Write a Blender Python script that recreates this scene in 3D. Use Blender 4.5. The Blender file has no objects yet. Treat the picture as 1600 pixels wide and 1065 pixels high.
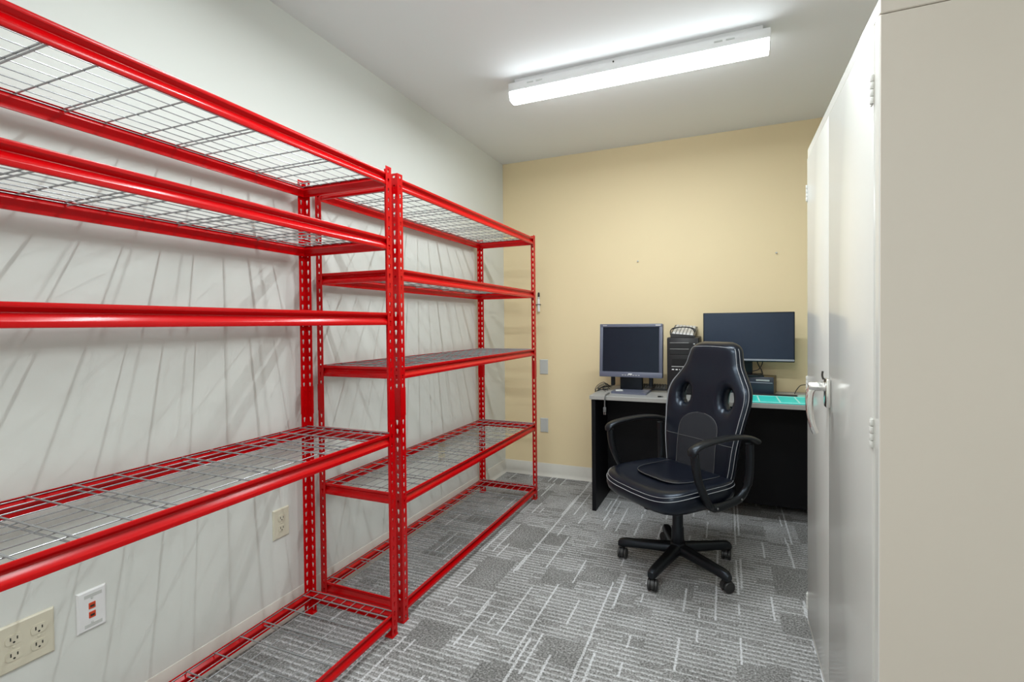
import bpy, bmesh, math, random
from mathutils import Vector, Matrix
random.seed(7)
SC = bpy.context.scene
COL = SC.collection
PI = math.pi

# ------------------------------------------------------------------ camera
CAM_H = 1.212
YAW, PITCH, ROLL = 0.3917, 0.0154, -0.0098
FPX, CX, CY = 760.02, 820.88, 518.21
def make_camera():
    c, s = math.cos(YAW), math.sin(YAW)
    R = Vector((c, s, 0)); D = Vector((-s, c, 0)); Z = Vector((0, 0, 1))
    F = D*math.cos(PITCH) - Z*math.sin(PITCH)
    U = D*math.sin(PITCH) + Z*math.cos(PITCH)
    r = R*math.cos(ROLL) + U*math.sin(ROLL)
    u = -R*math.sin(ROLL) + U*math.cos(ROLL)
    m = Matrix((r, u, -F)).transposed().to_4x4()
    m.translation = (0, 0, CAM_H)
    cd = bpy.data.cameras.new('camera'); co = bpy.data.objects.new('camera', cd)
    COL.objects.link(co); co.matrix_world = m
    cd.sensor_fit = 'HORIZONTAL'; cd.sensor_width = 36.0
    cd.lens = FPX/1600*36
    cd.shift_x = (800-CX)/1600; cd.shift_y = (CY-532.5)/1600
    cd.clip_start = 0.02
    SC.camera = co
make_camera()

# ------------------------------------------------------------------ light level
LAMP_WATTS = 17.0             # each ceiling batten's LED strip
LENS_GLOW = 12.0              # the batten's diffuser itself
FILL_WATTS = 40.0          # unseen fill panel added behind the camera
SC.view_settings.view_transform = 'Standard'
SC.view_settings.look = 'None'
SC.view_settings.gamma = 1.0
SC.view_settings.exposure = 0.06
SC.view_settings.use_curve_mapping = False
w = bpy.data.worlds.new('world'); SC.world = w; w.use_nodes = True
w.node_tree.nodes['Background'].inputs[0].default_value = (0.5, 0.5, 0.5, 1)
w.node_tree.nodes['Background'].inputs[1].default_value = 0.3

# ------------------------------------------------------------------ sizes
XW, YD, ZC = -1.688, 3.634, 2.5197      # left wall, back wall, ceiling
XR, YF = 0.96, -2.3                       # right wall, wall behind the camera

# ------------------------------------------------------------------ materials
def srgb(r, g, b):
    f = lambda v: (v/255/12.92) if v/255 <= .04045 else ((v/255+.055)/1.055)**2.4
    return (f(r), f(g), f(b), 1)
MATS = {}
def mat(name, col, rough=.5, metal=0., var=.06, scale=40., bump=0., coat=0., spec=.5, coat_rough=.1, sheen=0., bscale=None):
    m = bpy.data.materials.new(name); m.use_nodes = True
    nt = m.node_tree; b = nt.nodes['Principled BSDF']
    b.inputs['Roughness'].default_value = rough; b.inputs['Metallic'].default_value = metal
    b.inputs['Specular IOR Level'].default_value = spec
    b.inputs['Coat Weight'].default_value = coat; b.inputs['Coat Roughness'].default_value = coat_rough
    b.inputs['Sheen Weight'].default_value = sheen
    tc = nt.nodes.new('ShaderNodeTexCoord')
    n = nt.nodes.new('ShaderNodeTexNoise'); n.inputs['Scale'].default_value = scale; n.inputs['Detail'].default_value = 4
    nt.links.new(tc.outputs['Object'], n.inputs['Vector'])
    mx = nt.nodes.new('ShaderNodeMix'); mx.data_type = 'RGBA'
    mx.inputs['A'].default_value = tuple(c*(1-var) for c in col[:3])+(1,)
    mx.inputs['B'].default_value = tuple(min(1, c*(1+var)) for c in col[:3])+(1,)
    nt.links.new(n.outputs['Fac'], mx.inputs['Factor'])
    nt.links.new(mx.outputs['Result'], b.inputs['Base Color'])
    if bump:
        n2 = n
        if bscale:
            n2 = nt.nodes.new('ShaderNodeTexNoise'); n2.inputs['Scale'].default_value = bscale; n2.inputs['Detail'].default_value = 3
            nt.links.new(tc.outputs['Object'], n2.inputs['Vector'])
        bp = nt.nodes.new('ShaderNodeBump'); bp.inputs['Strength'].default_value = bump; bp.inputs['Distance'].default_value = .002
        nt.links.new(n2.outputs['Fac'], bp.inputs['Height']); nt.links.new(bp.outputs['Normal'], b.inputs['Normal'])
    MATS[name] = m
    return m
def emit_mat(name, col, strength):
    m = bpy.data.materials.new(name); m.use_nodes = True
    b = m.node_tree.nodes['Principled BSDF']
    b.inputs['Base Color'].default_value = (.9, .9, .9, 1)
    b.inputs['Emission Color'].default_value = col; b.inputs['Emission Strength'].default_value = strength
    MATS[name] = m
    return m

def carpet_material():
    m = bpy.data.materials.new('carpet_tile'); m.use_nodes = True
    nt = m.node_tree; L = nt.links; b = nt.nodes['Principled BSDF']
    b.inputs['Roughness'].default_value = .95; b.inputs['Specular IOR Level'].default_value = .1
    def N(t, **k):
        n = nt.nodes.new(t)
        for a, v in k.items(): setattr(n, a, v)
        return n
    def math_(op, a, bb=None, c=None):
        n = N('ShaderNodeMath', operation=op)
        for i, v in enumerate((a, bb, c)):
            if v is None: continue
            if isinstance(v, (int, float)): n.inputs[i].default_value = v
            else: L.new(v, n.inputs[i])
        return n.outputs[0]
    def rnd(a, bb, seed):
        cx = N('ShaderNodeCombineXYZ')
        for i, v in enumerate((a, bb, seed)):
            if isinstance(v, (int, float)): cx.inputs[i].default_value = v
            else: L.new(v, cx.inputs[i])
        wn = N('ShaderNodeTexWhiteNoise', noise_dimensions='3D'); L.new(cx.outputs[0], wn.inputs['Vector'])
        return wn.outputs['Value']
    tc = N('ShaderNodeTexCoord')
    # slight wobble so that lines look tufted
    wob = N('ShaderNodeTexNoise'); wob.inputs['Scale'].default_value = 160; L.new(tc.outputs['Object'], wob.inputs['Vector'])
    sub = N('ShaderNodeVectorMath', operation='SUBTRACT'); L.new(wob.outputs['Color'], sub.inputs[0]); sub.inputs[1].default_value = (.5, .5, .5)
    sc = N('ShaderNodeVectorMath', operation='SCALE'); L.new(sub.outputs[0], sc.inputs[0]); sc.inputs['Scale'].default_value = .011
    ad = N('ShaderNodeVectorMath', operation='ADD'); L.new(tc.outputs['Object'], ad.inputs[0]); L.new(sc.outputs[0], ad.inputs[1])
    sp = N('ShaderNodeSeparateXYZ'); L.new(ad.outputs[0], sp.inputs[0])
    x, y = sp.outputs[0], sp.outputs[1]
    # long light lines running away from the camera, broken into random lengths
    def vlines(W, H, thr, seed, half):
        xs = math_('DIVIDE', math_('ADD', x, 10+seed*.037), W)
        col = math_('FLOOR', xs); fx = math_('FRACT', xs)
        jit = math_('MULTIPLY_ADD', rnd(col, seed, 1.5), .7, .15)
        off = math_('MULTIPLY', rnd(col, seed, 2.5), H)
        ys = math_('DIVIDE', math_('ADD', math_('ADD', y, 10), off), H)
        row = math_('FLOOR', ys)
        on = math_('GREATER_THAN', rnd(col, row, seed+.5), thr)
        d = math_('ABSOLUTE', math_('SUBTRACT', fx, jit))
        return math_('MULTIPLY', on, math_('LESS_THAN', d, half/W))
    v1 = vlines(.135, .19, .58, 3.0, .0042)
    v2 = vlines(.19, .08, .68, 8.0, .0038)
    v3 = vlines(.26, .30, .58, 14.0, .0048)
    v = math_('MAXIMUM', v1, math_('MAXIMUM', v2, v3))
    # thin cross stripes in blocks
    W, H = .17, .145
    xs = math_('DIVIDE', math_('ADD', x, 10), W); col = math_('FLOOR', xs)
    off = math_('MULTIPLY', rnd(col, 5., 7.), H)
    ys = math_('DIVIDE', math_('ADD', math_('ADD', y, 10), off), H); row = math_('FLOOR', ys)
    cell = rnd(col, row, 21.)
    striped = math_('GREATER_THAN', cell, .16)
    per = math_('FRACT', math_('DIVIDE', math_('ADD', y, 10), .0242))
    ns = N('ShaderNodeTexNoise'); ns.inputs['Scale'].default_value = 130; ns.inputs['Detail'].default_value = 5; ns.inputs['Roughness'].default_value = .8; L.new(tc.outputs['Object'], ns.inputs['Vector'])
    fine = math_('SUBTRACT', ns.outputs['Fac'], .5)
    st = math_('LESS_THAN', math_('ADD', per, math_('MULTIPLY', fine, 1.3)), .36)
    rowid = math_('FLOOR', math_('DIVIDE', math_('ADD', y, 10), .0242))
    keep = math_('GREATER_THAN', rnd(rowid, math_('FLOOR', math_('DIVIDE', math_('ADD', x, 10), .083)), 4.), .18)
    h = math_('MULTIPLY', math_('MULTIPLY', striped, st), keep)
    # yarn speckle
    big = N('ShaderNodeTexNoise'); big.inputs['Scale'].default_value = 5; L.new(tc.outputs['Object'], big.inputs['Vector'])
    val = math_('MAXIMUM', math_('MULTIPLY_ADD', h, .34, .30), math_('MULTIPLY_ADD', v, .50, .30))
    val = math_('ADD', val, math_('MULTIPLY', fine, 3.0))
    val = math_('ADD', val, math_('MULTIPLY', math_('SUBTRACT', big.outputs['Fac'], .5), .35))
    val = math_('ADD', val, math_('MULTIPLY', math_('SUBTRACT', cell, .5), .12))
    cr = N('ShaderNodeValToRGB'); L.new(val, cr.inputs[0])
    e = cr.color_ramp.elements
    e[0].position = 0.0; e[0].color = (.10, .098, .095, 1)
    e[1].position = 1.0; e[1].color = (.66, .67, .69, 1)
    mid = cr.color_ramp.elements.new(.45); mid.color = (.30, .298, .29, 1)
    L.new(cr.outputs[0], b.inputs['Base Color'])
    bp = N('ShaderNodeBump'); bp.inputs['Strength'].default_value = .6; bp.inputs['Distance'].default_value = .004
    L.new(ns.outputs['Fac'], bp.inputs['Height']); L.new(bp.outputs['Normal'], b.inputs['Normal'])
    MATS['carpet'] = m

carpet_material()
mat('wall_grey', (.712, .728, .69, 1), .55, var=.015, scale=3, bump=.08, bscale=500)
mat('wall_yellow', (.82, .675, .42, 1), .6, var=.015, scale=3, bump=.08, bscale=500)
mat('ceiling_white', (.865, .885, .895, 1), .8, var=.012, scale=3)
mat('base_vinyl', (.68, .66, .60, 1), .4, var=.03)
mat('red_paint', (.52, .0006, .0025, 1), .21, var=.03, scale=20, spec=.32)
mat('zinc_wire', (.38, .39, .40, 1), .26, metal=.55, var=.05)
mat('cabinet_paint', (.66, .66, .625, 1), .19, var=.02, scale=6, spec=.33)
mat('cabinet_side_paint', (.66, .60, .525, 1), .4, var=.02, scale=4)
mat('chrome', (.82, .81, .79, 1), .12, metal=1., var=.02)
mat('white_metal', (.80, .80, .80, 1), .4, var=.01)
mat('dark_gap', (.05, .05, .05, 1), .7)
mat('ivory_plastic', (.66, .62, .49, 1), .35, var=.02)
mat('white_plastic', (.80, .80, .80, 1), .35, var=.02)
mat('grey_plate', (.55, .56, .54, 1), .4, var=.02)
mat('slot_dark', (.03, .028, .022, 1), .6)
mat('orange_jack', (.62, .06, .015, 1), .4)
mat('black_laminate', (.0035, .0035, .005, 1), .5, var=.1, scale=30, spec=.22)
mat('desk_top', (.30, .30, .295, 1), .4, var=.10, scale=220)
mat('desk_edge', (.34, .33, .31, 1), .4, var=.05)
mat('leather', (.0045, .006, .0115, 1), .28, var=.15, scale=60, bump=.06, bscale=420, spec=.42)
mat('mesh_fabric', (.022, .023, .028, 1), .8, var=.35, scale=420, bump=.4, bscale=600, spec=.2)
mat('stitch', (.34, .35, .37, 1), .6)
mat('black_plastic', (.0065, .0065, .007, 1), .36, var=.1, scale=60, bump=.06, bscale=500, spec=.4)
mat('wheel_plastic', (.018, .018, .018, 1), .45)
mat('monitor_frame', (.115, .125, .175, 1), .35, var=.05)
mat('monitor_silver', (.36, .38, .44, 1), .35, metal=.3)
mat('screen', (.008, .011, .020, 1), .25, var=.1, spec=.35)  # base tinted blue to stand in for the reflection on the glass
mat('screen_wide', (.020, .028, .050, 1), .32, var=.1, spec=.6)  # brighter bluish reflection put into the base colour
mat('pc_black', (.006, .006, .007, 1), .42, var=.1, spec=.35)
mat('pc_panel', (.012, .012, .014, 1), .35, spec=.4)
mat('silver_plastic', (.55, .55, .55, 1), .3, metal=.4)
mat('key_grey', (.045, .045, .047, 1), .4, var=.2)
mat('cable_black', (.012, .012, .012, 1), .5)
mat('cable_grey', (.12, .12, .12, 1), .5)
mat('teal', (.035, .74, .66, 1), .4, var=.06, scale=25)
mat('teal_light', (.45, .88, .82, 1), .45)
mat('pale_green', (.35, .62, .52, 1), .6)
mat('brown_box', (.10, .072, .035, 1), .5)
mat('blue_black', (.018, .024, .04, 1), .35)
for k in ('leather', 'black_plastic', 'screen', 'screen_wide'):
    MATS[k].node_tree.nodes['Principled BSDF'].inputs['Specular Tint'].default_value = (.72, .84, 1, 1)
emit_mat('lamp_lens', (.93, 1, 1.02, 1), LENS_GLOW)
emit_mat('fill_lens', (1, .985, .95, 1), 3.0)  # glow of the added fill panel

# ------------------------------------------------------------------ mesh helpers
class MB:
    def __init__(s): s.v = []; s.f = []
    def add(s, verts, faces):
        o = len(s.v); s.v += [tuple(p) for p in verts]; s.f += [tuple(i+o for i in f) for f in faces]
        return s
    def box(s, x0, x1, y0, y1, z0, z1):
        return s.add([(x0,y0,z0),(x1,y0,z0),(x1,y1,z0),(x0,y1,z0),(x0,y0,z1),(x1,y0,z1),(x1,y1,z1),(x0,y1,z1)],
                     [(0,3,2,1),(4,5,6,7),(0,1,5,4),(1,2,6,5),(2,3,7,6),(3,0,4,7)])
    def bbox(s, x0, x1, y0, y1, z0, z1, b=.003, seg=2):
        bm = bmesh.new(); bmesh.ops.create_cube(bm, size=1)
        for v in bm.verts:
            v.co = Vector(((x0+x1)/2+v.co.x*(x1-x0), (y0+y1)/2+v.co.y*(y1-y0), (z0+z1)/2+v.co.z*(z1-z0)))
        bmesh.ops.bevel(bm, geom=bm.edges[:], offset=b, segments=seg, profile=.5, affect='EDGES')
        bm.verts.index_update()
        s.add([v.co for v in bm.verts], [[v.index for v in f.verts] for f in bm.faces]); bm.free()
        return s
    def tube(s, pts, r, n=8, caps=True, ell=None, up=None, closed=False):
        """sweep; r number or list; ell=(a,b) list of half widths with up vector"""
        pts = [Vector(p) for p in pts]; m = len(pts)
        rings = []
        prev = None
        for i, p in enumerate(pts):
            if closed: t = pts[(i+1) % m]-pts[i-1]
            else: t = pts[min(i+1, m-1)]-pts[max(i-1, 0)]
            t.normalize()
            if up is not None: ref = Vector(up)
            elif prev is not None: ref = prev
            else: ref = Vector((0,0,1)) if abs(t.z) < .9 else Vector((1,0,0))
            a = ref - t*ref.dot(t); a.normalize(); bb = t.cross(a)
            if up is None: prev = a
            if ell: ra, rb = ell[i] if isinstance(ell, list) else ell
            else: ra = rb = (r[i] if isinstance(r, (list, tuple)) else r)
            rings.append([p + a*math.cos(2*PI*k/n)*ra + bb*math.sin(2*PI*k/n)*rb for k in range(n)])
        V = [q for ring in rings for q in ring]; F = []
        for i in range(m if closed else m-1):
            j = (i+1) % m
            for k in range(n):
                k2 = (k+1) % n
                F.append((i*n+k, i*n+k2, j*n+k2, j*n+k))
        if caps and not closed:
            F.append(tuple(reversed(range(n)))); F.append(tuple((m-1)*n+k for k in range(n)))
        return s.add(V, F)
    def lathe(s, prof, n=24, c=(0,0,0), axis='z'):
        V = []; F = []
        m = len(prof)
        for r, z in prof:
            for k in range(n):
                a = 2*PI*k/n
                if axis == 'z': V.append((c[0]+r*math.cos(a), c[1]+r*math.sin(a), c[2]+z))
                elif axis == 'x': V.append((c[0]+z, c[1]+r*math.cos(a), c[2]+r*math.sin(a)))
                else: V.append((c[0]+r*math.sin(a), c[1]+z, c[2]+r*math.cos(a)))
        for i in range(m-1):
            for k in range(n):
                k2 = (k+1) % n
                F.append((i*n+k, i*n+k2, (i+1)*n+k2, (i+1)*n+k))
        F.append(tuple(reversed(range(n)))); F.append(tuple((m-1)*n+k for k in range(n)))
        return s.add(V, F)
    def prism(s, poly, axis, a, b):
        """extrude a closed 2-D polygon along an axis from a to b. axis x: poly=(y,z); y: (x,z); z: (x,y)"""
        def P(p, t): return {'x': (t, p[0], p[1]), 'y': (p[0], t, p[1]), 'z': (p[0], p[1], t)}[axis]
        n = len(poly)
        V = [P(p, a) for p in poly]+[P(p, b) for p in poly]
        F = [tuple(reversed(range(n))), tuple(range(n, 2*n))]+[(i, (i+1) % n, n+(i+1) % n, n+i) for i in range(n)]
        return s.add(V, F)
    def loft(s, rings, cap=True):
        n = len(rings[0]); V = [p for r in rings for p in r]; F = []
        for i in range(len(rings)-1):
            for k in range(n):
                k2 = (k+1) % n
                F.append((i*n+k, i*n+k2, (i+1)*n+k2, (i+1)*n+k))
        if cap:
            F.append(tuple(reversed(range(n)))); F.append(tuple((len(rings)-1)*n+k for k in range(n)))
        return s.add(V, F)
    def mesh(s, name, m, smooth=35):
        me = bpy.data.meshes.new(name); me.from_pydata(s.v, [], s.f)
        bm = bmesh.new(); bm.from_mesh(me); bmesh.ops.recalc_face_normals(bm, faces=bm.faces[:]); bm.to_mesh(me); bm.free()
        if smooth:
            for p in me.polygons: p.use_smooth = True
            me.set_sharp_from_angle(angle=math.radians(smooth))
        me.materials.append(MATS[m]); me.update()
        return me
    def obj(s, name, m, parent=None, smooth=35, loc=(0,0,0), rz=0):
        return place(name, s.mesh(name, m, smooth), parent, loc, rz)
def place(name, me, parent=None, loc=(0,0,0), rz=0):
    o = bpy.data.objects.new(name, me); COL.objects.link(o)
    o.location = loc; o.rotation_euler = (0, 0, rz)
    if parent: o.parent = parent
    return o
def tag(o, label, cat, group=None):
    o['label'] = label; o['category'] = cat
    if group: o['group'] = group
    return o
def thing(name, label, cat, loc=(0,0,0), rz=0, group=None):
    o = bpy.data.objects.new(name, None); COL.objects.link(o); o.empty_display_size = .05
    o.location = loc; o.rotation_euler = (0, 0, rz)
    return tag(o, label, cat, group)
def struct(name, mb, m, label=None, smooth=0, parent=None):
    o = mb.obj(name, m, parent, smooth)
    if parent is None: o['kind'] = 'structure'
    if label: o['label'] = label
    return o
def smooth_path(pts, n=8):
    """Catmull-Rom"""
    P = [Vector(p) for p in pts]; out = []
    for i in range(len(P)-1):
        p0 = P[max(i-1, 0)]; p1 = P[i]; p2 = P[i+1]; p3 = P[min(i+2, len(P)-1)]
        for k in range(n):
            t = k/n
            out.append(.5*((2*p1)+(p2-p0)*t+(2*p0-5*p1+4*p2-p3)*t*t+(3*p1-p0-3*p2+p3)*t**3))
    out.append(P[-1]); return out
def interp(tab, x):
    if x <= tab[0][0]: return tab[0][1]
    for (a, u), (b, v) in zip(tab, tab[1:]):
        if x <= b:
            t = (x-a)/(b-a); t = t*t*(3-2*t) if False else t
            return u+(v-u)*t
    return tab[-1][1]
def cr_interp(tab, x):
    xs = [a for a, _ in tab]; ys = [b for _, b in tab]
    x = min(max(x, xs[0]), xs[-1])
    for i in range(len(xs)-1):
        if x <= xs[i+1]: break
    h = xs[i+1]-xs[i]; t = (x-xs[i])/h
    def d(j):
        if j == 0: return (ys[1]-ys[0])/(xs[1]-xs[0])
        if j == len(xs)-1: return (ys[-1]-ys[-2])/(xs[-1]-xs[-2])
        return (ys[j+1]-ys[j-1])/(xs[j+1]-xs[j-1])
    return (2*t**3-3*t*t+1)*ys[i]+(t**3-2*t*t+t)*h*d(i)+(-2*t**3+3*t*t)*ys[i+1]+(t**3-t*t)*h*d(i+1)

# ------------------------------------------------------------------ the room
T = .1
struct('floor', MB().box(XW-T, XR+T, YF-T, YD+T, -.1, 0), 'carpet', 'grey patterned carpet tile floor')
struct('ceiling', MB().box(XW-T, XR+T, YF-T, YD+T, ZC, ZC+.1), 'ceiling_white', 'white painted ceiling')
struct('wall_left', MB().box(XW-T, XW, YF-T, YD+T, 0, ZC), 'wall_grey', 'pale grey painted wall behind the red shelving')
struct('wall_back', MB().box(XW, XR, YD, YD+T, 0, ZC), 'wall_yellow', 'yellow painted end wall behind the desk')
struct('wall_right', MB().box(XR, XR+T, YF-T, YD+T, 0, ZC), 'wall_grey', 'pale grey painted wall behind the cabinet')
struct('wall_front', MB().box(XW, XR, YF-T, YF, 0, ZC), 'wall_grey', 'pale grey painted wall behind the camera')
def cove(sign):   # offset from wall, height
    return [(0, 0), (.016, 0), (.015, .003), (.007, .012), (.0035, .03), (.003, .100), (.0015, .104), (0, .104)]
pc = cove(1)
struct('baseboard_left', MB().prism([(XW+a, z) for a, z in pc], 'y', YF, YD), 'base_vinyl', 'beige vinyl cove base along the grey wall', 40)
struct('baseboard_back', MB().prism([(YD-a, z) for a, z in pc], 'x', XW, XR), 'base_vinyl', 'beige vinyl cove base along the yellow wall', 40)
struct('baseboard_right', MB().prism([(XR-a, z) for a, z in pc], 'y', YF, YD), 'base_vinyl', None, 40)

# ------------------------------------------------------------------ ceiling lamps
def area_lamp(name, parent, z, sx, sy, watts, col):
    ld = bpy.data.lights.new(name, 'AREA'); ld.shape = 'RECTANGLE'; ld.size = sx; ld.size_y = sy
    ld.energy = watts; ld.color = col
    o = bpy.data.objects.new(name, ld); COL.objects.link(o); o.parent = parent; o.location = (0, 0, z)
def batten(label, x0, x1, yc):
    t = thing('ceiling_batten_lamp', label, 'ceiling lamp', ((x0+x1)/2, yc, ZC), 0, 'ceiling batten lamps')
    h = (x1-x0)/2; W = .043
    MB().bbox(-h+.03, h-.03, -.028, .028, -.024, 0, .002).obj('mounting_channel', 'white_metal', t)
    MB().bbox(-h, h, -W, W, -.067, -.0235, .003).obj('housing', 'white_metal', t)
    prof = []
    for k in range(13):
        a = PI*k/12
        c, s = math.cos(a), math.sin(a)
        prof.append((math.copysign(abs(c)**.55, c)*(W-.001), -.0675-abs(s)**.6*.047))
    MB().prism(prof, 'x', -h+.006, h-.006).obj('lens', 'lamp_lens', t, 50)
    area_lamp('led_strip', t, -.1165, 2*h-.03, .012, LAMP_WATTS, (.93, 1, 1.02))
    capp = [(a*1.02, z-.001 if z < -.07 else z) for a, z in prof]
    for s in (-1, 1):
        MB().prism(capp, 'x', s*(h-.0058), s*h).obj('end_cap', 'white_metal', t, 50)
    for px in (-.80*h, -.72*h, .66*h, .74*h):
        for dz in (0, ):
            MB().bbox(px-.018, px+.018, -W-.0015, -W+.001, -.043, -.035, .0007, 1).obj('housing_slot', 'grey_plate', t)
    MB().lathe([(.004, 0), (.004, .004), (.002, .0055)], 10, (-.1*h, -W-.004, -.028), 'y').obj('screw', 'slot_dark', t)
    return t
batten('white linear LED batten lamp glowing on the ceiling in front of yellow wall', -1.071, .184, 2.430)
batten('white linear LED batten lamp on the ceiling above the cabinet near end', -1.071, .184, 1.216)
tr = thing('fill_panel', 'added fill light panel on the ceiling behind the camera', 'ceiling lamp', (-.35, -1.15, ZC))  # added out of view to brighten the cabinet's near side and lower room
fr = MB()
for a in ((-.31, .31, -.31, -.295), (-.31, .31, .295, .31), (-.31, -.295, -.295, .295), (.295, .31, -.295, .295)): fr.box(*a, -.035, 0)
fr.obj('frame', 'white_metal', tr, 0)
MB().box(-.295, .295, -.295, .295, -.03, -.02).obj('diffuser', 'fill_lens', tr, 0)
area_lamp('fill_light', tr, -.032, .57, .57, FILL_WATTS, (.97, 1, 1.0))

# ------------------------------------------------------------------ red shelving units
BH = .048
def fillet_path(pts, r=.002, n=2):
    out = [pts[0]]
    for a, b, c in zip(pts, pts[1:], pts[2:]):
        A, B, C = Vector(a), Vector(b), Vector(c)
        u = (A-B); v = (C-B); d = min(r, u.length*.45, v.length*.45)
        p, q = B+u.normalized()*d, B+v.normalized()*d
        for k in range(n+1):
            t = k/n; out.append(tuple((p*(1-t)+B*t)*(1-t)+(B*(1-t)+q*t)*t))
    out.append(pts[-1]); return out
def beam_profile():
    path = [(-.005, -.0005), (0, 0), (0, -.0100), (-.0115, -.0185), (-.0115, -.0205), (-.0052, -.0285), (0, -.0362), (0, -BH), (-.007, -BH)]
    path = fillet_path(path)
    t = .0016; n = len(path); inner = []
    for i in range(n):
        a = Vector(path[max(i-1, 0)]); b = Vector(path[min(i+1, n-1)])
        d = (b-a).normalized(); nrm = Vector((d.y, -d.x))   # points inward (-u) for a downward path
        if nrm.x > 0 and abs(d.x) < .2: nrm = -nrm
        inner.append(tuple(Vector(path[i])+Vector((d.y, -d.x))*t))
    return path+inner[::-1]
BP = beam_profile()
def beam_mesh(length):
    """along y from 0 to length, outward = +x, top at z = 0"""
    return MB().prism([(u, z) for u, z in BP], 'y', 0, length).mesh('beam', 'red_paint', 25)

PW = .033; NC = 50; PH = 1.8234; PITCH_Z = PH/NC; PT = .0018
def flange(mb, xf):
    """one perforated flange in (a,z), a from 0 to PW; xf(a, z, t) -> 3-D point, t = 0 outside, 1 inside"""
    p = PITCH_Z; w = PW; cx, cz = w*.53, p*.5
    outer = []
    for i in range(3): outer.append((w*i/3, 0))
    for i in range(3): outer.append((w, p*i/3))
    for i in range(3): outer.append((w-w*i/3, p))
    for i in range(3): outer.append((0, p-p*i/3))
    hole = []
    for (a, z) in outer:
        dx, dz = a-cx, z-cz; ang = math.atan2(dz, dx)
        if dz >= -.002:
            hole.append((cx+.0058*math.cos(ang), cz+.0040+.0058*math.sin(ang)))
        else:
            hole.append((cx+.0030*math.cos(ang), cz-.0035+.0080*math.sin(ang)))
    for c in range(NC):
        z0 = c*p
        V = []
        for t in (0, 1):
            V += [xf(a, z+z0, t) for a, z in outer]; V += [xf(a, z+z0, t) for a, z in hole]
        F = []
        for k in range(12):
            k2 = (k+1) % 12
            F.append((k, k2, 12+k2, 12+k)); F.append((24+k2, 24+k, 36+k, 36+k2)); F.append((12+k, 12+k2, 36+k2, 36+k))
            if 3 <= k < 6: F.append((k2, k, 24+k, 24+k2))
        mb.add(V, F)
    V = [xf(0, 0, 0), xf(PW, 0, 0), xf(PW, 0, 1), xf(0, 0, 1)]; mb.add(V, [(0, 1, 2, 3)])
    V = [xf(0, PH, 0), xf(PW, PH, 0), xf(PW, PH, 1), xf(0, PH, 1)]; mb.add(V, [(0, 1, 2, 3)])
def post_mesh(sx, sy):
    """corner at origin; outward directions (sx, sy)"""
    mb = MB()
    flange(mb, lambda a, z, t: (-sx*PT*t, -sy*a, z))
    flange(mb, lambda a, z, t: (-sx*a, -sy*PT*t, z))
    return mb.mesh('post', 'red_paint', 30)
POSTS = {(sx, sy): post_mesh(sx, sy) for sx in (-1, 1) for sy in (-1, 1)}
def coupler_mesh(sx, sy):
    mb = MB(); o = .0012
    xs = sorted((sx*o, -sx*(PW+.001))); ys = sorted((sy*o, sy*(o-.0011)))
    mb.box(xs[0], xs[1], ys[0], ys[1], 0, .115)
    ys = sorted((sy*o, -sy*(PW+.001))); xs = sorted((sx*o, sx*(o-.0011)))
    mb.box(xs[0], xs[1], ys[0], ys[1], 0, .115)
    return mb.mesh('post_coupler', 'red_paint', 0)
COUP = {k: coupler_mesh(*k) for k in POSTS}
FOOT = {}
for sx, sy in POSTS:
    FOOT[(sx, sy)] = MB().bbox(*sorted((sx*.002, -sx*(PW+.002))), *sorted((sy*.002, -sy*(PW+.002))), 0, .006, .001, 1).mesh('foot_cap', 'red_paint', 0)

def deck_mesh(L, D):
    mb = MB()
    a0, a1 = -D+.006, -.006
    for i in range(10):
        x = a0+(a1-a0)*i/9
        mb.tube([(x, .006, -.0065), (x, L-.006, -.0065)], .0016, 6)
    for i in range(16):
        y = (i+.5)*L/16
        mb.tube([(a0, y, -.0030), (a1, y, -.0030)], .0024, 6)
        if 15-i in (2, 5, 8, 10, 13):
            mb.tube([(a0+.012, y-.003, -.0145), (a1-.012, y-.003, -.0145)], .0026, 6)
    for y in (.008, L-.008):
        mb.tube([(a0, y, -.003), (a1, y, -.003)], .0023, 6)
    return mb.mesh('wire_deck', 'zinc_wire', 60)

def rack(label, loc, rz, L, D, heights):
    """local: x from -D (wall) to 0 (front), y from 0 to L; root at the base"""
    t = thing('shelving_unit', label, 'shelving unit', loc, rz, 'red boltless shelving units')
    c = {(1, -1): (0, 0), (1, 1): (0, L), (-1, -1): (-D, 0), (-1, 1): (-D, L)}
    for k, (x, y) in c.items():
        p = place('post', POSTS[k], t, (x, y, 0))
        place('post_coupler', COUP[k], p, (0, 0, .845))
        place('foot_cap', FOOT[k], p)
    lb = beam_mesh(L-.008); sb = beam_mesh(D-.008)
    dm = deck_mesh(L, D)
    for z in heights:
        place('beam', lb, t, (-.0022, .004, z))
        place('beam', lb, t, (-D+.0022, L-.004, z), PI)
        place('beam', sb, t, (-D+.004, .0022, z), -PI/2)      # near end: outward -y
        place('beam', sb, t, (-.004, L-.0022, z), PI/2)
        place('wire_deck', dm, t, (0, 0, z))
    return t
LB, DB = 1.527, .436
rack('red steel wire-deck shelving unit farther away, in the corner by the yellow wall', (-1.2165, 1.617, 0), .0014, LB, DB,
     [1.8077, 1.4414, 1.0427, .528, .0904])
th = .0123
YA1 = 1.617-.0614
rack('red steel wire-deck shelving unit nearest the camera, running off the left edge',
     (-1.1988+math.sin(th)*LB, YA1-math.cos(th)*LB, 0), th, LB, .446, [1.8006, 1.5531, 1.2625, .7951, .0938])

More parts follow.
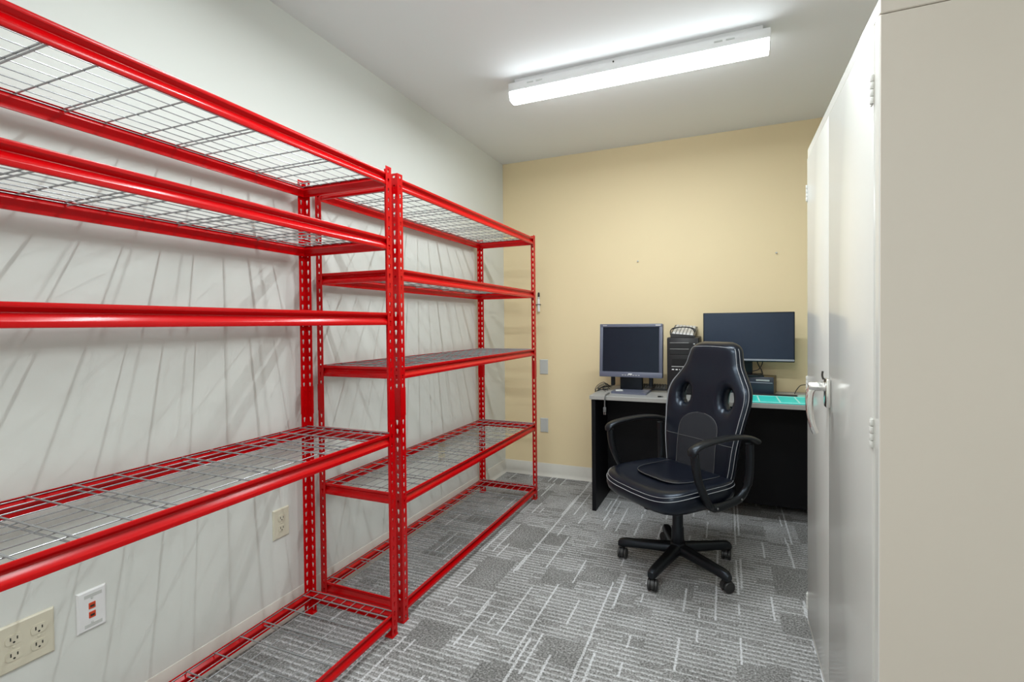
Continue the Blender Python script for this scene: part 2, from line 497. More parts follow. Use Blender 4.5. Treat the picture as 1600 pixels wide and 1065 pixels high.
# ------------------------------------------------------------------ storage cabinet
XC, YC0, YC1, ZT = .2993, 1.2394, 2.2159, 1.8906
cab = thing('storage_cabinet', 'tall off-white steel two-door storage cabinet along the right side', 'cabinet', (XC, (YC0+YC1)/2, 0))
hw = (YC1-YC0)/2; DP = .56
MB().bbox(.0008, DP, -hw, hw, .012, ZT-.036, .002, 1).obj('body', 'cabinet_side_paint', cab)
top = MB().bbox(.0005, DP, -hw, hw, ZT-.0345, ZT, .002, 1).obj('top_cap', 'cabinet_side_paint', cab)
for y0, y1 in ((-hw+.001, -hw+.030), (hw-.010, hw-.001)):
    MB().bbox(0, .02, y0, y1, .0, ZT-.036, .0015, 1).obj('frame_stile', 'cabinet_paint', cab)
MB().bbox(0, .02, -hw+.031, hw-.011, ZT-.0335, ZT-.001, .001, 1).obj('frame_rail', 'cabinet_paint', cab)
MB().bbox(0.001, .02, -hw+.031, hw-.011, 0, .028, .001, 1).obj('plinth', 'cabinet_paint', cab)
YS = 1.772-(YC0+YC1)/2     # where the two doors meet
doors = {}
for key, y0, y1 in (('n', -hw+.033, YS-.002), ('f', YS+.002, hw-.0125)):
    d = MB().bbox(-.003, .018, y0, y1, .031, ZT-.038, .003, 2).obj('door', 'cabinet_paint', cab)
    doors[key] = d
def hinge(parent, y, z):
    mb = MB()
    for k in range(4):
        mb.lathe([(.0042, .001), (.0046, .002), (.0046, .0145), (.0042, .0155)], 10, (-.0045, y, z+k*.016), 'z')
    mb.box(-.0045, -.002, y, y+.014, z, z+.064)
    mb.obj('hinge', 'cabinet_paint', parent, 40)
for z in (1.683, .933, .07):
    hinge(doors['n'], -hw+.036, z); hinge(doors['f'], hw-.020, z)
# chrome lever handle on the near door, beside the meeting line
hy = YS-.018
ho = MB().bbox(-.016, -.003, hy-.021, hy+.021, .945, 1.035, .004, 2).obj('handle_plate', 'chrome', doors['n'])
hb = MB()
hb.tube(smooth_path([(-.014, hy, 1.008), (-.030, hy, 1.010), (-.046, hy, 1.006), (-.056, hy, .990), (-.058, hy, .955), (-.055, hy, .915), (-.048, hy, .882), (-.040, hy+.002, .862)], 6), 0, 12,
        ell=[(.012-.004*min(1, i/30), .015-.0055*min(1, i/34)) for i in range(43)], up=(0, 1, 0))
hb.lathe([(.0135, 0), (.0135, -.042), (.011, -.047)], 16, (-.014, hy, 1.008), 'x')
hb.obj('lever_handle', 'chrome', doors['n'], 60)
MB().tube(smooth_path([(-.018, hy+.010, 1.030), (-.021, hy+.011, 1.042), (-.020, hy+.010, 1.056)], 4), .003, 8).obj('key', 'slot_dark', doors['n'])

# ------------------------------------------------------------------ desk
XD, YDK, ZD = -.819, 3.057, .750
XD1 = .80
desk = thing('desk', 'black office desk with grey laminate top against the yellow wall', 'desk', ((XD+XD1)/2, (YDK+YD)/2, 0))
ox, oy = (XD+XD1)/2, (YDK+YD)/2
hx = (XD1-XD)/2; y0 = YDK-oy; y1 = YD-.012-oy
MB().bbox(-hx+.001, hx, y0+.002, y1, ZD-.0245, ZD, .0015, 1).obj('desk_top', 'desk_top', desk)
MB().bbox(-hx, hx, y0-.001, y0+.0018, ZD-.026, ZD-.001, .0008, 1).obj('edge_band', 'desk_edge', desk)
MB().bbox(-hx+.011, -hx+.037, y0+.006, y1-.002, 0, ZD-.0255, .001, 1).obj('side_panel', 'black_laminate', desk)
MB().bbox(hx-.037, hx-.011, y0+.006, y1-.002, 0, ZD-.0255, .001, 1).obj('side_panel', 'black_laminate', desk)
ym = 3.40-oy
MB().bbox(-hx+.038, hx-.038, ym, ym+.019, .056, ZD-.0255, .001, 1).obj('modesty_panel', 'black_laminate', desk)

# ------------------------------------------------------------------ office chair
ch = thing('office_chair', 'black leather high-back swivel chair with looped arms in front of the desk', 'chair', (-.226, 2.507, 0), math.radians(140))
WA = [35.5+72*k-140 for k in range(5)]
hub = MB()
hub.lathe([(.030, .072), (.040, .078), (.043, .100), (.038, .116), (.030, .124)], 24)
hub.obj('hub', 'black_plastic', ch)
MB().lathe([(.029, .120), (.031, .125), (.0285, .20), (.0255, .205), (.0255, .275), (.022, .28), (.022, .345)], 24).obj('gas_lift_column', 'black_plastic', ch)
for a in WA:
    ca, sa = math.cos(math.radians(a)), math.sin(math.radians(a))
    rings = []
    tab = [(.020, .120, .070, .034), (.06, .118, .070, .032), (.12, .112, .068, .029), (.20, .105, .064, .026), (.255, .101, .059, .0245), (.283, .096, .057, .0225), (.296, .086, .058, .015)]
    for r, zt, zb, hwid in tab:
        ring = []
        for k in range(14):
            q = 2*PI*k/14; cu, su = math.cos(q), math.sin(q)
            u = math.copysign(abs(cu)**.6, cu)*hwid; z = (zt+zb)/2+math.copysign(abs(su)**.6, su)*(zt-zb)/2
            if su > .2: u *= .82
            ring.append((ca*r-sa*u, sa*r+ca*u, z))
        rings.append(ring)
    lg = MB().loft(rings).obj('leg', 'black_plastic', ch, 50)
    # twin-wheel caster, sub-part of the leg
    r0 = .272; wa = math.radians(a)+random.uniform(-1.0, 1.0)+1.2
    cw, sw = math.cos(wa), math.sin(wa)
    mb = MB()
    tmp = MB()
    for s in (-1, 1):
        tmp.lathe([(.004, s*.0085), (.0235, s*.0085), (.0265, s*.011), (.0265, s*.019), (.0235, s*.0225), (.012, s*.0235)], 20, (.010, 0, .0265), 'y')
    tmp.lathe([(.0085, .0), (.0085, .032)], 12, (0, 0, .043), 'z')
    hood = []
    for k in range(13):
        q = math.radians(-15+k*17.5)
        hood.append((.010+.0285*math.cos(q), .0265+.0285*math.sin(q)))
    hood += [(.010+.010*math.cos(math.radians(195-k*50)), .0265+.010*math.sin(math.radians(195-k*50))) for k in range(4)]
    tmp.prism([(x, z) for x, z in hood], 'y', -.0075, .0075)
    mb.add([(ca*r0+cw*x-sw*y, sa*r0+sw*x+cw*y, z) for x, y, z in tmp.v], tmp.f)
    mb.obj('caster', 'wheel_plastic', lg, 40)
MB().bbox(-.085, .085, -.10, .12, .338, .372, .008, 2).obj('seat_mechanism', 'black_plastic', ch)
kb = MB(); kb.tube([(.0, .0, .352), (.10, .115, .346)], .005, 8); kb.lathe([(.016, -.028), (.019, -.024), (.019, .006), (.016, .010)], 14, (.03, .165, .338), 'z'); kb.tube([(.03, .165, .345), (.03, .11, .355)], .006, 8)
kb.obj('tilt_knob', 'black_plastic', ch)

SW, SD, SY = .262, .245, .055     # seat half width, half depth, centre offset forward
def seat_ring(k, z, n=56, lift=0):
    ring = []
    for i in range(n):
        q = 2*PI*i/n; c, s = math.cos(q), math.sin(q)
        u = math.copysign(abs(c)**.45, c)*SW*k; v = math.copysign(abs(s)**.45, s)*SD*k
        if s > 0: u *= 1.0
        else: u *= 1-.10*abs(s)
        # front edge droops, sides rise a little
        fz = -.020*max(0, v/SD)**3 if z > .43 else -.008*max(0, v/SD)**3
        sz = .012*(abs(u)/SW)**2 if z > .44 else 0
        ring.append((u, v+SY, z+fz+sz-.006*(1-k)*3 if z > .46 else z+fz+sz))
    return ring
rings = [seat_ring(.30, .371), seat_ring(.82, .372), seat_ring(.92, .378), seat_ring(.975, .393), seat_ring(1.0, .415), seat_ring(1.0, .438), seat_ring(.99, .452),
         seat_ring(.965, .463), seat_ring(.92, .471), seat_ring(.83, .476), seat_ring(.70, .477), seat_ring(.5, .476), seat_ring(.25, .474), seat_ring(.05, .473)]
seat = MB().loft(rings).obj('seat', 'leather', ch, 80)
st = MB()
st.tube(seat_ring(1.0, .4435)[:], .0015, 6, closed=True)
st.tube([Vector(p)+Vector((0, 0, .0007)) for p in seat_ring(.978, .4585)], .0011, 6, closed=True)
st.obj('piping', 'stitch', seat, 60)
# raised centre panel of the seat
def panel_rings():
    out = []
    for k, dz in ((1.0, -.004), (1.0, .001), (.96, .004), (.7, .0045), (.3, .004), (.02, .004)):
        ring = []
        for i in range(40):
            q = 2*PI*i/40; c, s = math.cos(q), math.sin(q)
            u = math.copysign(abs(c)**.45, c)*(.165-.02*s)*k; v = math.copysign(abs(s)**.45, s)*.155*k-.045
            fz = -.020*max(0, v/SD)**3
            ring.append((u, v+SY, .4755+fz+.006*(u/SW)**2-.004*(1-math.hypot(u, v)/.2)*0+dz))
        out.append(ring)
    return out
pn = MB().loft(panel_rings()).obj('seat_panel', 'leather', seat, 60)
MB().tube(panel_rings()[1], .0011, 6, closed=True).obj('panel_seam', 'cable_grey', seat, 60)

# backrest: a pillowy shell with two oval openings
WT = [(.44, .205), (.50, .218), (.60, .232), (.70, .246), (.78, .258), (.84, .262), (.89, .248), (.94, .212), (.99, .178), (1.04, .162), (1.075, .150), (1.10, .122), (1.112, .085)]
HOLES = [(-.137, .832, .035, .050), (.137, .832, .035, .050)]
def back_y(z): return -.168-.17*(z-.45)-.05*max(0, z-.9)**1.2
def hole_d(u, z):
    return min(math.hypot((u-hx)/a, (z-hz)/b) for hx, hz, a, b in HOLES)
def back_half(u, z, w):
    s = min(1, abs(u)/w)
    h = .050*max(0, 1-s**5)**.5
    zt = min(1, max(0, (1.112-z)/.05)); zb = min(1, max(0, (z-.44)/.04))
    h *= (1-(1-zt)**3)**.5*(1-(1-zb)**3)**.5
    d = hole_d(u, z)
    if d < 2.2:
        k = max(0, (d-1)/1.2); h = min(h, .014+(h-.014)*(1-(1-k)**2)**.5) if h > .014 else h
    return max(h, .004)
def back_center(u, z):
    wing = .040*(abs(u)/.26)**2*min(1, max(.2, (1.05-z)/.3))
    return back_y(z)+wing+.010*math.exp(-((z-.62)/.10)**2)
def front_pt(u, z, off=0):
    w = cr_interp(WT, z)
    return Vector((u, back_center(u, z)+back_half(u, z, w)+off, z))
NU, NV = 56, 84
bm = bmesh.new(); gf = {}; gb = {}
grid = {}
for j in range(NV+1):
    z = .44+(1.112-.44)*j/NV
    w = cr_interp(WT, z)
    for i in range(NU+1):
        s = -1+2*i/NU; s = math.copysign(abs(s)**.9, s)
        grid[i, j] = [s*w, z]
cells = set()
for j in range(NV):
    for i in range(NU):
        cu = sum(grid[a][0] for a in ((i, j), (i+1, j), (i, j+1), (i+1, j+1)))/4
        cz = sum(grid[a][1] for a in ((i, j), (i+1, j), (i, j+1), (i+1, j+1)))/4
        if hole_d(cu, cz) > 1: cells.add((i, j))
# snap opening edges to the ovals
cnt = {}
for i, j in cells:
    for a in ((i, j), (i+1, j), (i, j+1), (i+1, j+1)): cnt[a] = cnt.get(a, 0)+1
for (i, j), c in cnt.items():
    if 0 < i < NU and 0 < j < NV and c < 4:
        u, z = grid[i, j]
        hx_, hz_, a_, b_ = min(HOLES, key=lambda h: math.hypot(u-h[0], z-h[1]))
        dx, dz = (u-hx_)/a_, (z-hz_)/b_; r = math.hypot(dx, dz) or 1
        grid[i, j] = [hx_+dx/r*a_, hz_+dz/r*b_]
for key in cnt:
    u, z = grid[key]; w = cr_interp(WT, grid[key][1])
    c = back_center(u, z); h = back_half(u, z, max(w, abs(u)))
    gf[key] = bm.verts.new((u, c+h, z)); gb[key] = bm.verts.new((u, c-h*.9, z))
edge = {}
for i, j in cells:
    q = [(i, j), (i+1, j), (i+1, j+1), (i, j+1)]
    bm.faces.new([gf[k] for k in q]); bm.faces.new([gb[k] for k in reversed(q)])
    for a, b in zip(q, q[1:]+q[:1]):
        if (b, a) in edge: del edge[b, a]
        else: edge[a, b] = 1
for a, b in edge: bm.faces.new([gf[b], gf[a], gb[a], gb[b]])
bmesh.ops.recalc_face_normals(bm, faces=bm.faces[:])
me = bpy.data.meshes.new('backrest'); bm.to_mesh(me); bm.free()
for p in me.polygons: p.use_smooth = True
me.set_sharp_from_angle(angle=math.radians(70)); me.materials.append(MATS['leather'])
back = place('backrest', me, ch)
# woven panel on the lower front
pm = MB(); NI, NJ = 18, 24
def pw(z): return .122 if z < .66 else .122*math.sqrt(max(0, 1-((z-.66)/.093)**2.6))
V = []; F = []
for j in range(NJ+1):
    z = .47+(.7525-.47)*(1-(1-j/NJ)**1.5)
    for i in range(NI+1):
        u = (-1+2*i/NI)*pw(z); e = 1-max(abs(-1+2*i/NI)**8, (j/NJ)**12)
        V.append(front_pt(u, z, .0015+.004*e))
for j in range(NJ):
    for i in range(NI):
        a = j*(NI+1)+i; F.append((a, a+1, a+NI+2, a+NI+1))
n0 = len(V); V += [v-Vector((0, .004, 0)) for v in V]
F += [(a+n0 if False else d+n0, c+n0, b+n0, a+n0) for a, b, c, d in F]
for j in range(NJ):
    a = j*(NI+1); F.append((a, a+NI+1, a+NI+1+n0, a+n0)); a += NI; F.append((a+NI+1, a, a+n0, a+NI+1+n0))
pm.add(V, F).obj('woven_panel', 'mesh_fabric', back, 60)
sm = MB()
for s in (-1, 1):
    for k, r in ((.925, .0016), (.985, .0016)):
        sm.tube([front_pt(s*k*cr_interp(WT, z), z, .0003) for z in [.46+.62*i/50 for i in range(51)]], r, 6)
sm.tube([front_pt(u, 1.083+.006*(1-(u/.13)**2), .0005) for u in [-.13+.26*i/24 for i in range(25)]], .0014, 6)
sm.obj('edge_stitching', 'stitch', back, 60)
s2 = MB()
s2.tube([front_pt(pw(z)*1.01*math.copysign(1, t), z, .002) for t, z in [(-1, .47+.282*i/30) for i in range(31)]], .0010, 6)
s2.tube([front_pt(pw(z)*1.01, z, .002) for z in [.47+.282*i/30 for i in range(31)]], .0010, 6)
s2.tube([front_pt(u, .625, .0062 if abs(u) < .117 else .0006) for u in [-.22+.44*i/44 for i in range(45)]], .0010, 6)
s2.obj('seam', 'cable_grey', back, 60)

# looped arms
for s in (-1, 1):
    X = s*.285
    def pt(y, z, dx=0): return (X+s*dx, y, z)
    frame = smooth_path([pt(.190, .655, .004), pt(.185, .600, .006), pt(.165, .530, .004), pt(.125, .455, 0), pt(.085, .405, -.005), pt(.035, .392, -.010), pt(-.04, .394, -.012), pt(-.105, .408, -.010), pt(-.145, .445, -.006), pt(-.158, .50, 0), pt(-.160, .57, .003), pt(-.158, .655, .004)], 6)
    n = len(frame)
    ell = [(.021 if (i/n < .35 or i/n > .75) else .016, .0155 if (i/n < .4 or i/n > .7) else .019) for i in range(n)]
    ar = MB().tube(frame, 0, 14, ell=ell, up=(1, 0, 0)).obj('armrest', 'black_plastic', ch, 60)
    pad = smooth_path([pt(.208, .645, .004), pt(.198, .668, .005), pt(.160, .684, .005), (pt(.08, .694, .005)), pt(-.02, .697, .004), pt(-.11, .690, .002), pt(-.18, .674, 0), pt(-.225, .655, -.002)], 6)
    n = len(pad)
    MB().tube(pad, 0, 16, ell=[(.026*min(1, .62+i/12)*(1 if i < n*.6 else 1-.35*(i/n-.6)/.4), .0125*min(1, .6+i/10)) for i in range(n)], up=(1, 0, 0)).obj('arm_pad', 'black_plastic', ar, 60)
    for y, z in ((.055, .396), (-.10, .410), (-.160, .50)):
        MB().lathe([(.0045, 0), (.0045, s*.003), (.0025, s*.0045)], 10, (X+s*.008, y, z), 'x').obj('arm_bolt', 'cable_grey', ar)
    MB().bbox(*sorted((s*.15, s*.275)), -.07, .06, .376, .388, .002, 1).obj('arm_bracket', 'black_plastic', ar)

# ------------------------------------------------------------------ square monitor
ZDT = ZD
def rot_x(mb, ang, y0, z0):
    c, s = math.cos(ang), math.sin(ang)
    mb.v = [(x, y0+(y-y0)*c-(z-z0)*s, z0+(y-y0)*s+(z-z0)*c) for x, y, z in mb.v]
    return mb
mo = thing('computer_monitor', 'small squarish older monitor with blue-grey frame at the left of the desk', 'monitor', (-.598, 3.30, ZDT), math.radians(-1.5))
W2 = .211; z0, z1 = .098, .458; tl = math.radians(-4)
fb = MB()
fb.bbox(-W2, W2, -.008, .035, z0, z1, .006, 2)
rot_x(fb, tl, 0, z0).obj('housing', 'monitor_frame', mo)
bz = MB()
for a in ((-W2, W2, z0, z0+.036), (-W2, W2, z1-.022, z1), (-W2, -W2+.022, z0+.034, z1-.020), (W2-.022, W2, z0+.034, z1-.020)):
    bz.bbox(a[0], a[1], -.018, -.007, a[2], a[3], .003, 2)
rot_x(bz, tl, 0, z0).obj('bezel', 'monitor_frame', mo)
rot_x(MB().box(-W2+.020, W2-.020, -.0105, -.0075, z0+.034, z1-.020), tl, 0, z0).obj('screen', 'screen', mo, 0)
bt = MB()
for k in range(7): bt.bbox(-.055+k*.018, -.055+k*.018+.011, -.0195, -.017, z0+.012, z0+.017, .0008, 1)
rot_x(bt, tl, 0, z0).obj('buttons', 'silver_plastic', mo)
rot_x(MB().bbox(-.013, .013, -.0196, -.017, z0+.018, z0+.025, .001, 1), tl, 0, z0).obj('logo_badge', 'white_plastic', mo)
rot_x(MB().box(-W2+.022, -W2+.050, -.0186, -.0178, z1-.013, z1-.008), tl, 0, z0).obj('corner_print', 'silver_plastic', mo, 0)
rot_x(MB().box(W2-.045, W2-.012, -.0186, -.0178, z1-.014, z1-.006), tl, 0, z0).obj('corner_print', 'silver_plastic', mo, 0)
MB().bbox(-.075, .075, .015, .055, .012, .20, .006, 2).obj('stand_neck', 'black_plastic', mo)
MB().bbox(-.140, -.115, .02, .05, .035, .12, .004, 1).obj('stand_hook', 'black_plastic', mo)
MB().bbox(.118, .143, .02, .05, .035, .12, .004, 1).obj('stand_hook', 'black_plastic', mo)
bs = [(-.105, -.115), (.125, -.130), (.125, .09), (-.105, .09)]
MB().prism([(x, y) for x, y in bs], 'z', 0, .014).obj('stand_base', 'monitor_frame', mo)

# ------------------------------------------------------------------ tower computer and the keyboard on it
TX0, TX1, TY0, TY1, TZ1 = -.357, -.162, 3.275, 3.622, 1.117
pcx = thing('computer_tower', 'black tower computer standing between the two monitors', 'computer', ((TX0+TX1)/2, (TY0+TY1)/2, ZDT))
w2, d2, hh = (TX1-TX0)/2, (TY1-TY0)/2, TZ1-ZDT
MB().bbox(-w2, w2, -d2+.02, d2, .003, hh, .003, 1).obj('case', 'pc_black', pcx)
fp = MB().bbox(-w2, w2, -d2, -d2+.0195, .003, hh-.001, .006, 2).obj('front_panel', 'pc_panel', pcx)
for z in (hh-.052, hh-.092):
    MB().bbox(-w2+.018, w2-.035 if z < hh-.06 else w2-.018, -d2-.003, -d2+.001, z-.018, z+.018, .002, 1).obj('drive_bay', 'pc_panel', pcx)
MB().bbox(-w2+.018, w2-.06, -d2-.0045, -d2-.001, hh-.0345, hh-.0325, .0005, 1).obj('trim_line', 'silver_plastic', pcx)
MB().bbox(-w2+.018, w2-.06, -d2-.0045, -d2-.001, hh-.0745, hh-.0725, .0005, 1).obj('trim_line', 'silver_plastic', pcx)
MB().bbox(w2-.032, w2-.022, -d2-.0045, -d2-.001, hh-.044, hh-.037, .001, 1).obj('power_button', 'silver_plastic', pcx)
MB().bbox(-w2+.030, w2-.030, -d2-.002, -d2+.001, .185, .232, .002, 1).obj('card_bay', 'pc_black', pcx)
MB().bbox(-w2+.028, w2-.028, -d2-.0035, -d2+.001, .178, .182, .0008, 1).obj('trim_line', 'silver_plastic', pcx)
for x in (-w2+.037, -w2+.060, -w2+.078):
    MB().bbox(x-.007 if x < -w2+.07 else x-.002, x+.007 if x < -w2+.07 else x+.002, -d2-.002, -d2+.001, .157, .164, .0008, 1).obj('port', 'white_plastic', pcx)

def keyboard(label, loc, rz, nx, ny, size, coil=False):
    t = thing('keyboard', label, 'keyboard', loc, rz)
    lx, ly = size
    mb = MB(); mb.prism([(-ly/2, 0), (ly/2, 0), (ly/2, .026), (-ly/2, .012)], 'x', -lx/2, lx/2)
    mb.obj('case', 'key_grey', t, 20)
    kx, ky = (lx-.02)/nx, (ly-.02)/ny
    proto = MB()
    ks = MB()
    for i in range(nx):
        for j in range(ny):
            x = -lx/2+.01+(i+.5)*kx; y = -ly/2+.01+(j+.5)*ky; z = .012+.014*(y+ly/2)/ly
            ks.loft([[(x-kx*.44, y-ky*.44, z-.001), (x+kx*.44, y-ky*.44, z-.001), (x+kx*.44, y+ky*.44, z-.001), (x-kx*.44, y+ky*.44, z-.001)],
                     [(x-kx*.32, y-ky*.32, z+.007), (x+kx*.32, y-ky*.32, z+.007), (x+kx*.32, y+ky*.36, z+.007), (x-kx*.32, y+ky*.36, z+.007)]])
    ks.obj('keys', 'silver_plastic' if coil else 'key_grey', t, 0)
    return t
kbd = keyboard('keyboard lying lengthwise on top of the black tower computer', (-.260, 3.445, TZ1), math.radians(90), 18, 6, (.345, .150), True)
cb = MB()
cb.tube(smooth_path([(-.12, -.070, .022), (-.12, -.073, .040), (-.11, -.055, .050), (-.10, -.015, .055), (-.10, .03, .054), (-.11, .066, .048), (-.12, .079, .032), (-.13, .078, .008)], 6), .0035, 8)
cb.tube(smooth_path([(-.09, -.066, .026), (-.08, -.05, .044), (-.07, .0, .050), (-.08, .045, .047), (-.09, .070, .040)], 6), .0035, 8)
cb.obj('cord', 'cable_black', kbd, 60)
kbd.rotation_euler = (0, math.radians(-9), math.radians(90)); kbd.location.z = TZ1+.028
kb2 = keyboard('small black keypad lying on the desk behind the squarish monitor', (-.478, 3.49, ZDT), math.radians(2), 10, 6, (.20, .13))

# ------------------------------------------------------------------ small computer with the wide monitor on it
bx = thing('desktop_computer', 'low black desktop computer under the wide monitor', 'computer', (.172, 3.525, ZDT), math.radians(-11))
MB().bbox(-.135, .120, -.075, .075, .002, .112, .004, 2).obj('case', 'brown_box', bx)
MB().bbox(-.137, .122, -.086, -.0755, 0, .113, .003, 2).obj('front_panel', 'blue_black', bx)
MB().bbox(.02, .098, -.089, -.0855, .086, .096, .001, 1).obj('drive_slot', 'silver_plastic', bx)
MB().box(-.10, .115, -.0875, -.0855, .074, .078).obj('vent_line', 'monitor_silver', bx, 0)
wm = thing('computer_monitor', 'wide thin-framed monitor at the right end of the desk', 'monitor', (.127, 3.46, ZDT+.113), math.radians(-1.2))
zz0, zz1, hwm = .094, .412, .269
MB().bbox(-hwm, hwm, -.012, .022, zz0, zz1, .004, 2).obj('housing', 'black_plastic', wm)
MB().box(-hwm+.006, hwm-.006, -.0135, -.0115, zz0+.020, zz1-.006).obj('screen', 'screen_wide', wm, 0)
MB().bbox(-hwm+.003, hwm-.003, -.0155, -.0115, zz0+.007, zz0+.0185, .0012, 1).obj('chin_strip', 'monitor_silver', wm)
MB().bbox(-.045, .030, .020, .045, .008, .24, .005, 2).obj('stand_neck', 'black_plastic', wm)
MB().bbox(-.10, .095, -.03, .12, .0, .010, .003, 2).obj('stand_base', 'black_plastic', wm)
wc = MB()
wc.tube(smooth_path([(.055, .04, .105), (.065, .05, .07), (.082, .05, .04), (.090, .05, .012)], 5), .0035, 8)
wc.tube(smooth_path([(.092, .045, .105), (.085, .05, .07), (.065, .05, .04), (.030, .05, .028)], 5), .003, 8)
wc.obj('cable', 'cable_black', wm, 60)

# ------------------------------------------------------------------ things on the desk
tl_ = thing('teal_desk_mat', 'bright teal plastic mat with pale ruled cells at the front right of the desk', 'mat', (.29, 3.20, ZDT))
MB().bbox(-.215, .185, -.128, .150, 0, .006, .002, 1).obj('sheet', 'teal', tl_)
gr = MB()
for y in (-.126, .138): gr.box(-.213, .183, y, y+.010, .0058, .0072)
for x in (-.213, -.118, -.012, .085, .172): gr.box(x, x+.008, -.118, .140, .0058, .0071)
gr.obj('ruled_lines', 'teal_light', tl_, 0)
bk = thing('black_folder', 'thin black folder lying behind the teal mat', 'folder', (.25, 3.385, ZDT), math.radians(-1))
MB().bbox(-.16, .15, -.022, .010, 0, .012, .003, 2).obj('cover', 'pc_black', bk)
MB().box(-.15, .14, -.0226, -.020, .003, .008).obj('pages', 'key_grey', bk, 0)
pg = MB()
pg.loft([[(-.075, -.05, 0), (.075, -.055, 0), (.08, .05, 0), (-.06, .055, 0)], [(-.075, -.05, .003), (.075, -.055, .003), (.08, .05, .008), (-.06, .055, .005)]])
tag(pg.obj('paper_sheet', 'pale_green', None, 0, (.475, 3.40, ZDT)), 'pale green paper sheet on the desk beside the cabinet edge', 'paper')
cp = MB(); cp.tube(smooth_path([(.40, 3.50, ZDT+.004), (.415, 3.52, ZDT+.03), (.445, 3.55, ZDT+.055), (.50, 3.57, ZDT+.05), (.55, 3.56, ZDT+.004)], 6), .0025, 8)
tag(cp.obj('power_cord', 'cable_black', None, 60), 'thin black cord arching up near the yellow wall at the right', 'cord')
ub = thing('usb_dongle', 'tiny black plug-in dongle near the front edge of the desk', 'dongle', (-.385, 3.115, ZDT), math.radians(25))
MB().bbox(-.012, .010, -.005, .005, 0, .008, .001, 1).obj('body', 'pc_black', ub)
MB().bbox(.0095, .022, -.004, .004, .0015, .0065, .0005, 1).obj('plug', 'cable_grey', ub)
# tangle of cables at the left end
tg = thing('cable_bundle', 'tangled black cables heaped at the left end of the desk', 'cables', (-.800, 3.31, ZDT))
rng = random.Random(11)
for k in range(6):
    r = .0021+.0008*(k % 3 == 0)
    up = .012+.013*k; y0_ = .10-.036*k
    xl = -.028+rng.uniform(0, .018)
    pts = [(.046, y0_+.03, r+.010+.3*up), (.035, y0_+.01, r+.75*up+.006), (.0, y0_-.01, r+.62*up), (-.018, y0_-.02, r+.30*up), (xl, y0_-.022, r+.008), (xl-.003, y0_-.012, r),
           (-.012, y0_+.012+rng.uniform(-.01, .01), r+rng.uniform(0, .012)), (.012, y0_+.022, r+rng.uniform(.002, .02)), (.044, y0_+rng.uniform(0, .03), r+rng.uniform(0, .01))]
    MB().tube(smooth_path(pts, 7), r, 8).obj('cable', 'cable_black', tg, 60)
hc = thing('hanging_cable', 'dark cable with a metal plug hanging over the desk front edge', 'cable', (-.715, YDK-.012, ZD))
MB().tube(smooth_path([(.004, .11, .006), (.003, .085, .008), (.002, .05, .007), (.001, .018, .006), (.001, -.004, -.010), (0, -.006, -.045), (0, -.006, -.075)], 8), .0042, 8).obj('lead', 'cable_grey', hc, 60)
MB().bbox(-.009, .009, -.012, 0, -.100, -.068, .002, 2).obj('plug', 'cable_grey', hc)
for s in (-1, 1): MB().box(s*.005-.0012, s*.005+.0012, -.009, -.003, -.117, -.099).obj('prong', 'chrome', hc, 0)
ad = MB(); ad.bbox(-.024, .024, -.006, .006, 0, .011, .003, 2)
tag(ad.obj('cable_plug', 'grey_plate', None, 35, (-.655, 3.20, ZD+.014), math.radians(20)), 'small pale grey connector lying before the squarish monitor stand', 'connector')

# ------------------------------------------------------------------ wall plates
def plate_left(name, label, cat, y0, y1, z0, z1, m, group=None):
    t = thing(name, label, cat, (XW, (y0+y1)/2, (z0+z1)/2), 0, group)
    h, v = (y1-y0)/2, (z1-z0)/2
    MB().loft([[(0, -h, -v), (0, h, -v), (0, h, v), (0, -h, v)], [(.003, -h, -v), (.003, h, -v), (.003, h, v), (.003, -h, v)],
               [(.0062, -h+.004, -v+.004), (.0062, h-.004, -v+.004), (.0062, h-.004, v-.004), (.0062, -h+.004, v-.004)]]).obj('plate', m, t, 0)
    return t
def receptacle(t, y, z):
    ring = []
    for k in range(24):
        q = 2*PI*k/24; c, s = math.cos(q), math.sin(q)
        ring.append((max(-.0165, min(.0165, c*.0172)), max(-.0125, min(.0125, s*.0165))))
    r = MB().prism([(y+a, z+b) for a, b in ring], 'x', .005, .0078).obj('receptacle', 'ivory_plastic', t, 30)
    sl = MB()
    sl.box(.0074, .0081, y-.0078, y-.0052, z-.002, z+.007); sl.box(.0074, .0081, y+.0052, y+.0078, z-.0015, z+.006)
    sl.lathe([(.0025, .0074), (.0025, .0081)], 10, (0, y, z-.007), 'x')
    sl.obj('slots', 'slot_dark', r, 0)
def screw(t, y, z, m='ivory_plastic'):
    MB().lathe([(.0032, .006), (.0032, .0072), (.0018, .0078)], 10, (0, y, z), 'x').obj('screw', m, t)
qd = plate_left('quad_outlet', 'wide ivory wall plate with four power sockets at the bottom left', 'outlet', 0.6011, 0.7163, 0.3417, 0.4623, 'ivory_plastic')
for y in (-.0245, .0245):
    receptacle(qd, y, .0205); receptacle(qd, y, -.0205); screw(qd, y, 0)
dt = plate_left('data_outlet', 'white wall plate with two orange data jacks', 'outlet', 0.7654, 0.835, 0.351, 0.4663, 'white_plastic')
for z in (.012, -.014):
    j = MB().bbox(.005, .0078, -.008, .008, z-.009, z+.009, .0008, 1).obj('jack', 'orange_jack', dt)
    MB().box(.0074, .0082, -.005, .005, z-.004, z+.002).obj('jack_opening', 'slot_dark', j, 0)
screw(dt, 0, .033, 'grey_plate'); screw(dt, 0, -.036, 'grey_plate')
lb = MB(); lb.bbox(.0058, .0068, -.018, .024, .036, .046, .0004, 1); lb.bbox(.0058, .0068, -.018, .024, -.048, -.038, .0004, 1)
lb.obj('label_window', 'grey_plate', dt)
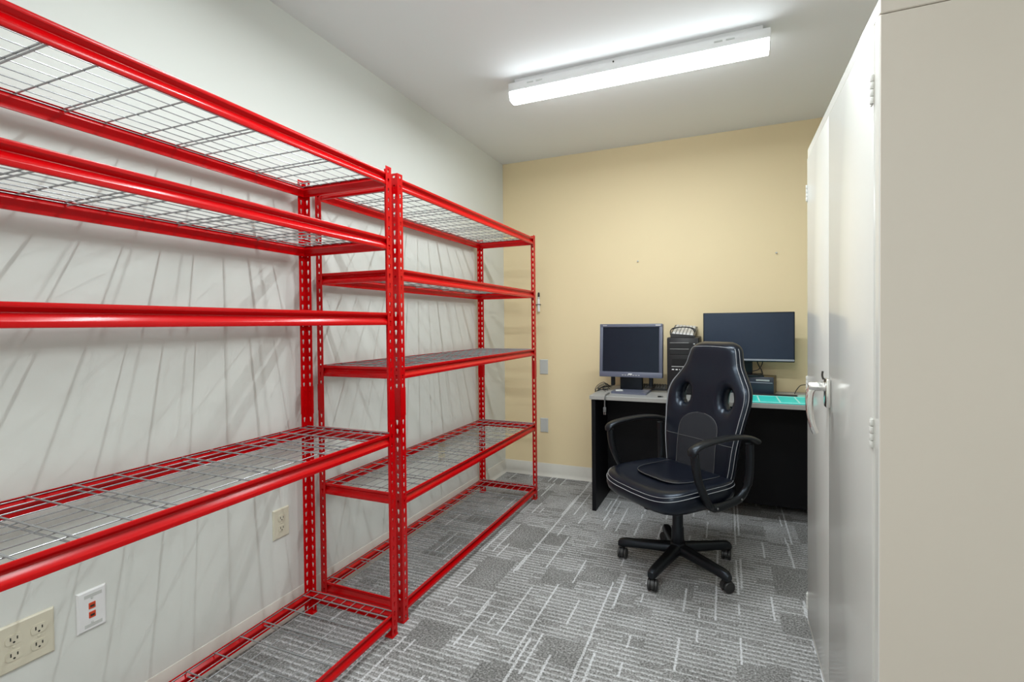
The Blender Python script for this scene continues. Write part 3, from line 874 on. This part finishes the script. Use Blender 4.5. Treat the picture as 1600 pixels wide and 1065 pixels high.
o1 = plate_left('duplex_outlet', 'ivory duplex power outlet on grey wall below the nearest shelf', 'outlet', 1.4047, 1.4812, 0.351, 0.4707, 'ivory_plastic')
receptacle(o1, 0, .0205); receptacle(o1, 0, -.0205); screw(o1, 0, 0)
o2 = plate_left('duplex_outlet', 'ivory duplex power outlet seen through the far unit wire deck', 'outlet', 2.6202, 2.6966, 0.351, 0.4687, 'ivory_plastic')
receptacle(o2, 0, .0205); receptacle(o2, 0, -.0205); screw(o2, 0, 0)
def plate_back(label, x0, x1, z0, z1):
    t = thing('blank_wall_plate', label, 'wall plate', ((x0+x1)/2, YD, (z0+z1)/2), 0, 'blank plates on the yellow wall')
    h, v = (x1-x0)/2, (z1-z0)/2
    MB().loft([[(-h, 0, -v), (h, 0, -v), (h, 0, v), (-h, 0, v)], [(-h, -.003, -v), (h, -.003, -v), (h, -.003, v), (-h, -.003, v)],
               [(-h+.004, -.0065, -v+.004), (h-.004, -.0065, -v+.004), (h-.004, -.0065, v-.004), (-h+.004, -.0065, v-.004)]]).obj('plate', 'grey_plate', t, 0)
    for z in (.042, -.042): MB().lathe([(.003, -.006), (.003, -.0072), (.0015, -.008)], 10, (0, 0, z), 'y').obj('screw', 'grey_plate', t)
plate_back('pale grey blank wall plate on yellow wall, upper of two', -1.3777, -1.3091, 0.8139, 0.9315)
plate_back('pale grey blank wall plate on yellow wall, lower of two', -1.3777, -1.312, 0.351, 0.4638)

# marker in a clip on the yellow wall beside the far post
mk = thing('wall_marker', 'white marker pen with black tip clipped to the yellow wall', 'marker', (-1.3777, YD, 1.3865))
MB().lathe([(.009, -.075), (.010, -.072), (.010, .020), (.0085, .026)], 16, (0, -.016, 0), 'z').obj('barrel', 'white_plastic', mk)
MB().lathe([(.0085, .026), (.0088, .030), (.0088, .040), (.0075, .042)], 16, (0, -.016, 0), 'z').obj('collar', 'grey_plate', mk)
MB().lathe([(.0075, .042), (.0085, .045), (.0080, .070), (.004, .078)], 16, (.001, -.016, 0), 'z').obj('cap', 'cable_black', mk)
MB().bbox(-.030, .014, -.028, 0, -.021, -.015, .001, 1).obj('clip', 'cable_grey', mk)
for lab, x, z in (('small screw left in the yellow wall above the squarish monitor', -0.5982, 1.668), ('small screw left in the yellow wall above the wide monitor', 0.3089, 1.6699)):
    s = thing('wall_screw', lab, 'screw', (x, YD, z), 0, 'screws in the yellow wall')
    MB().lathe([(.0035, 0), (.0035, -.008), (.006, -.010), (.006, -.012), (.003, -.014)], 12, (0, 0, 0), 'y').obj('head', 'grey_plate', s)
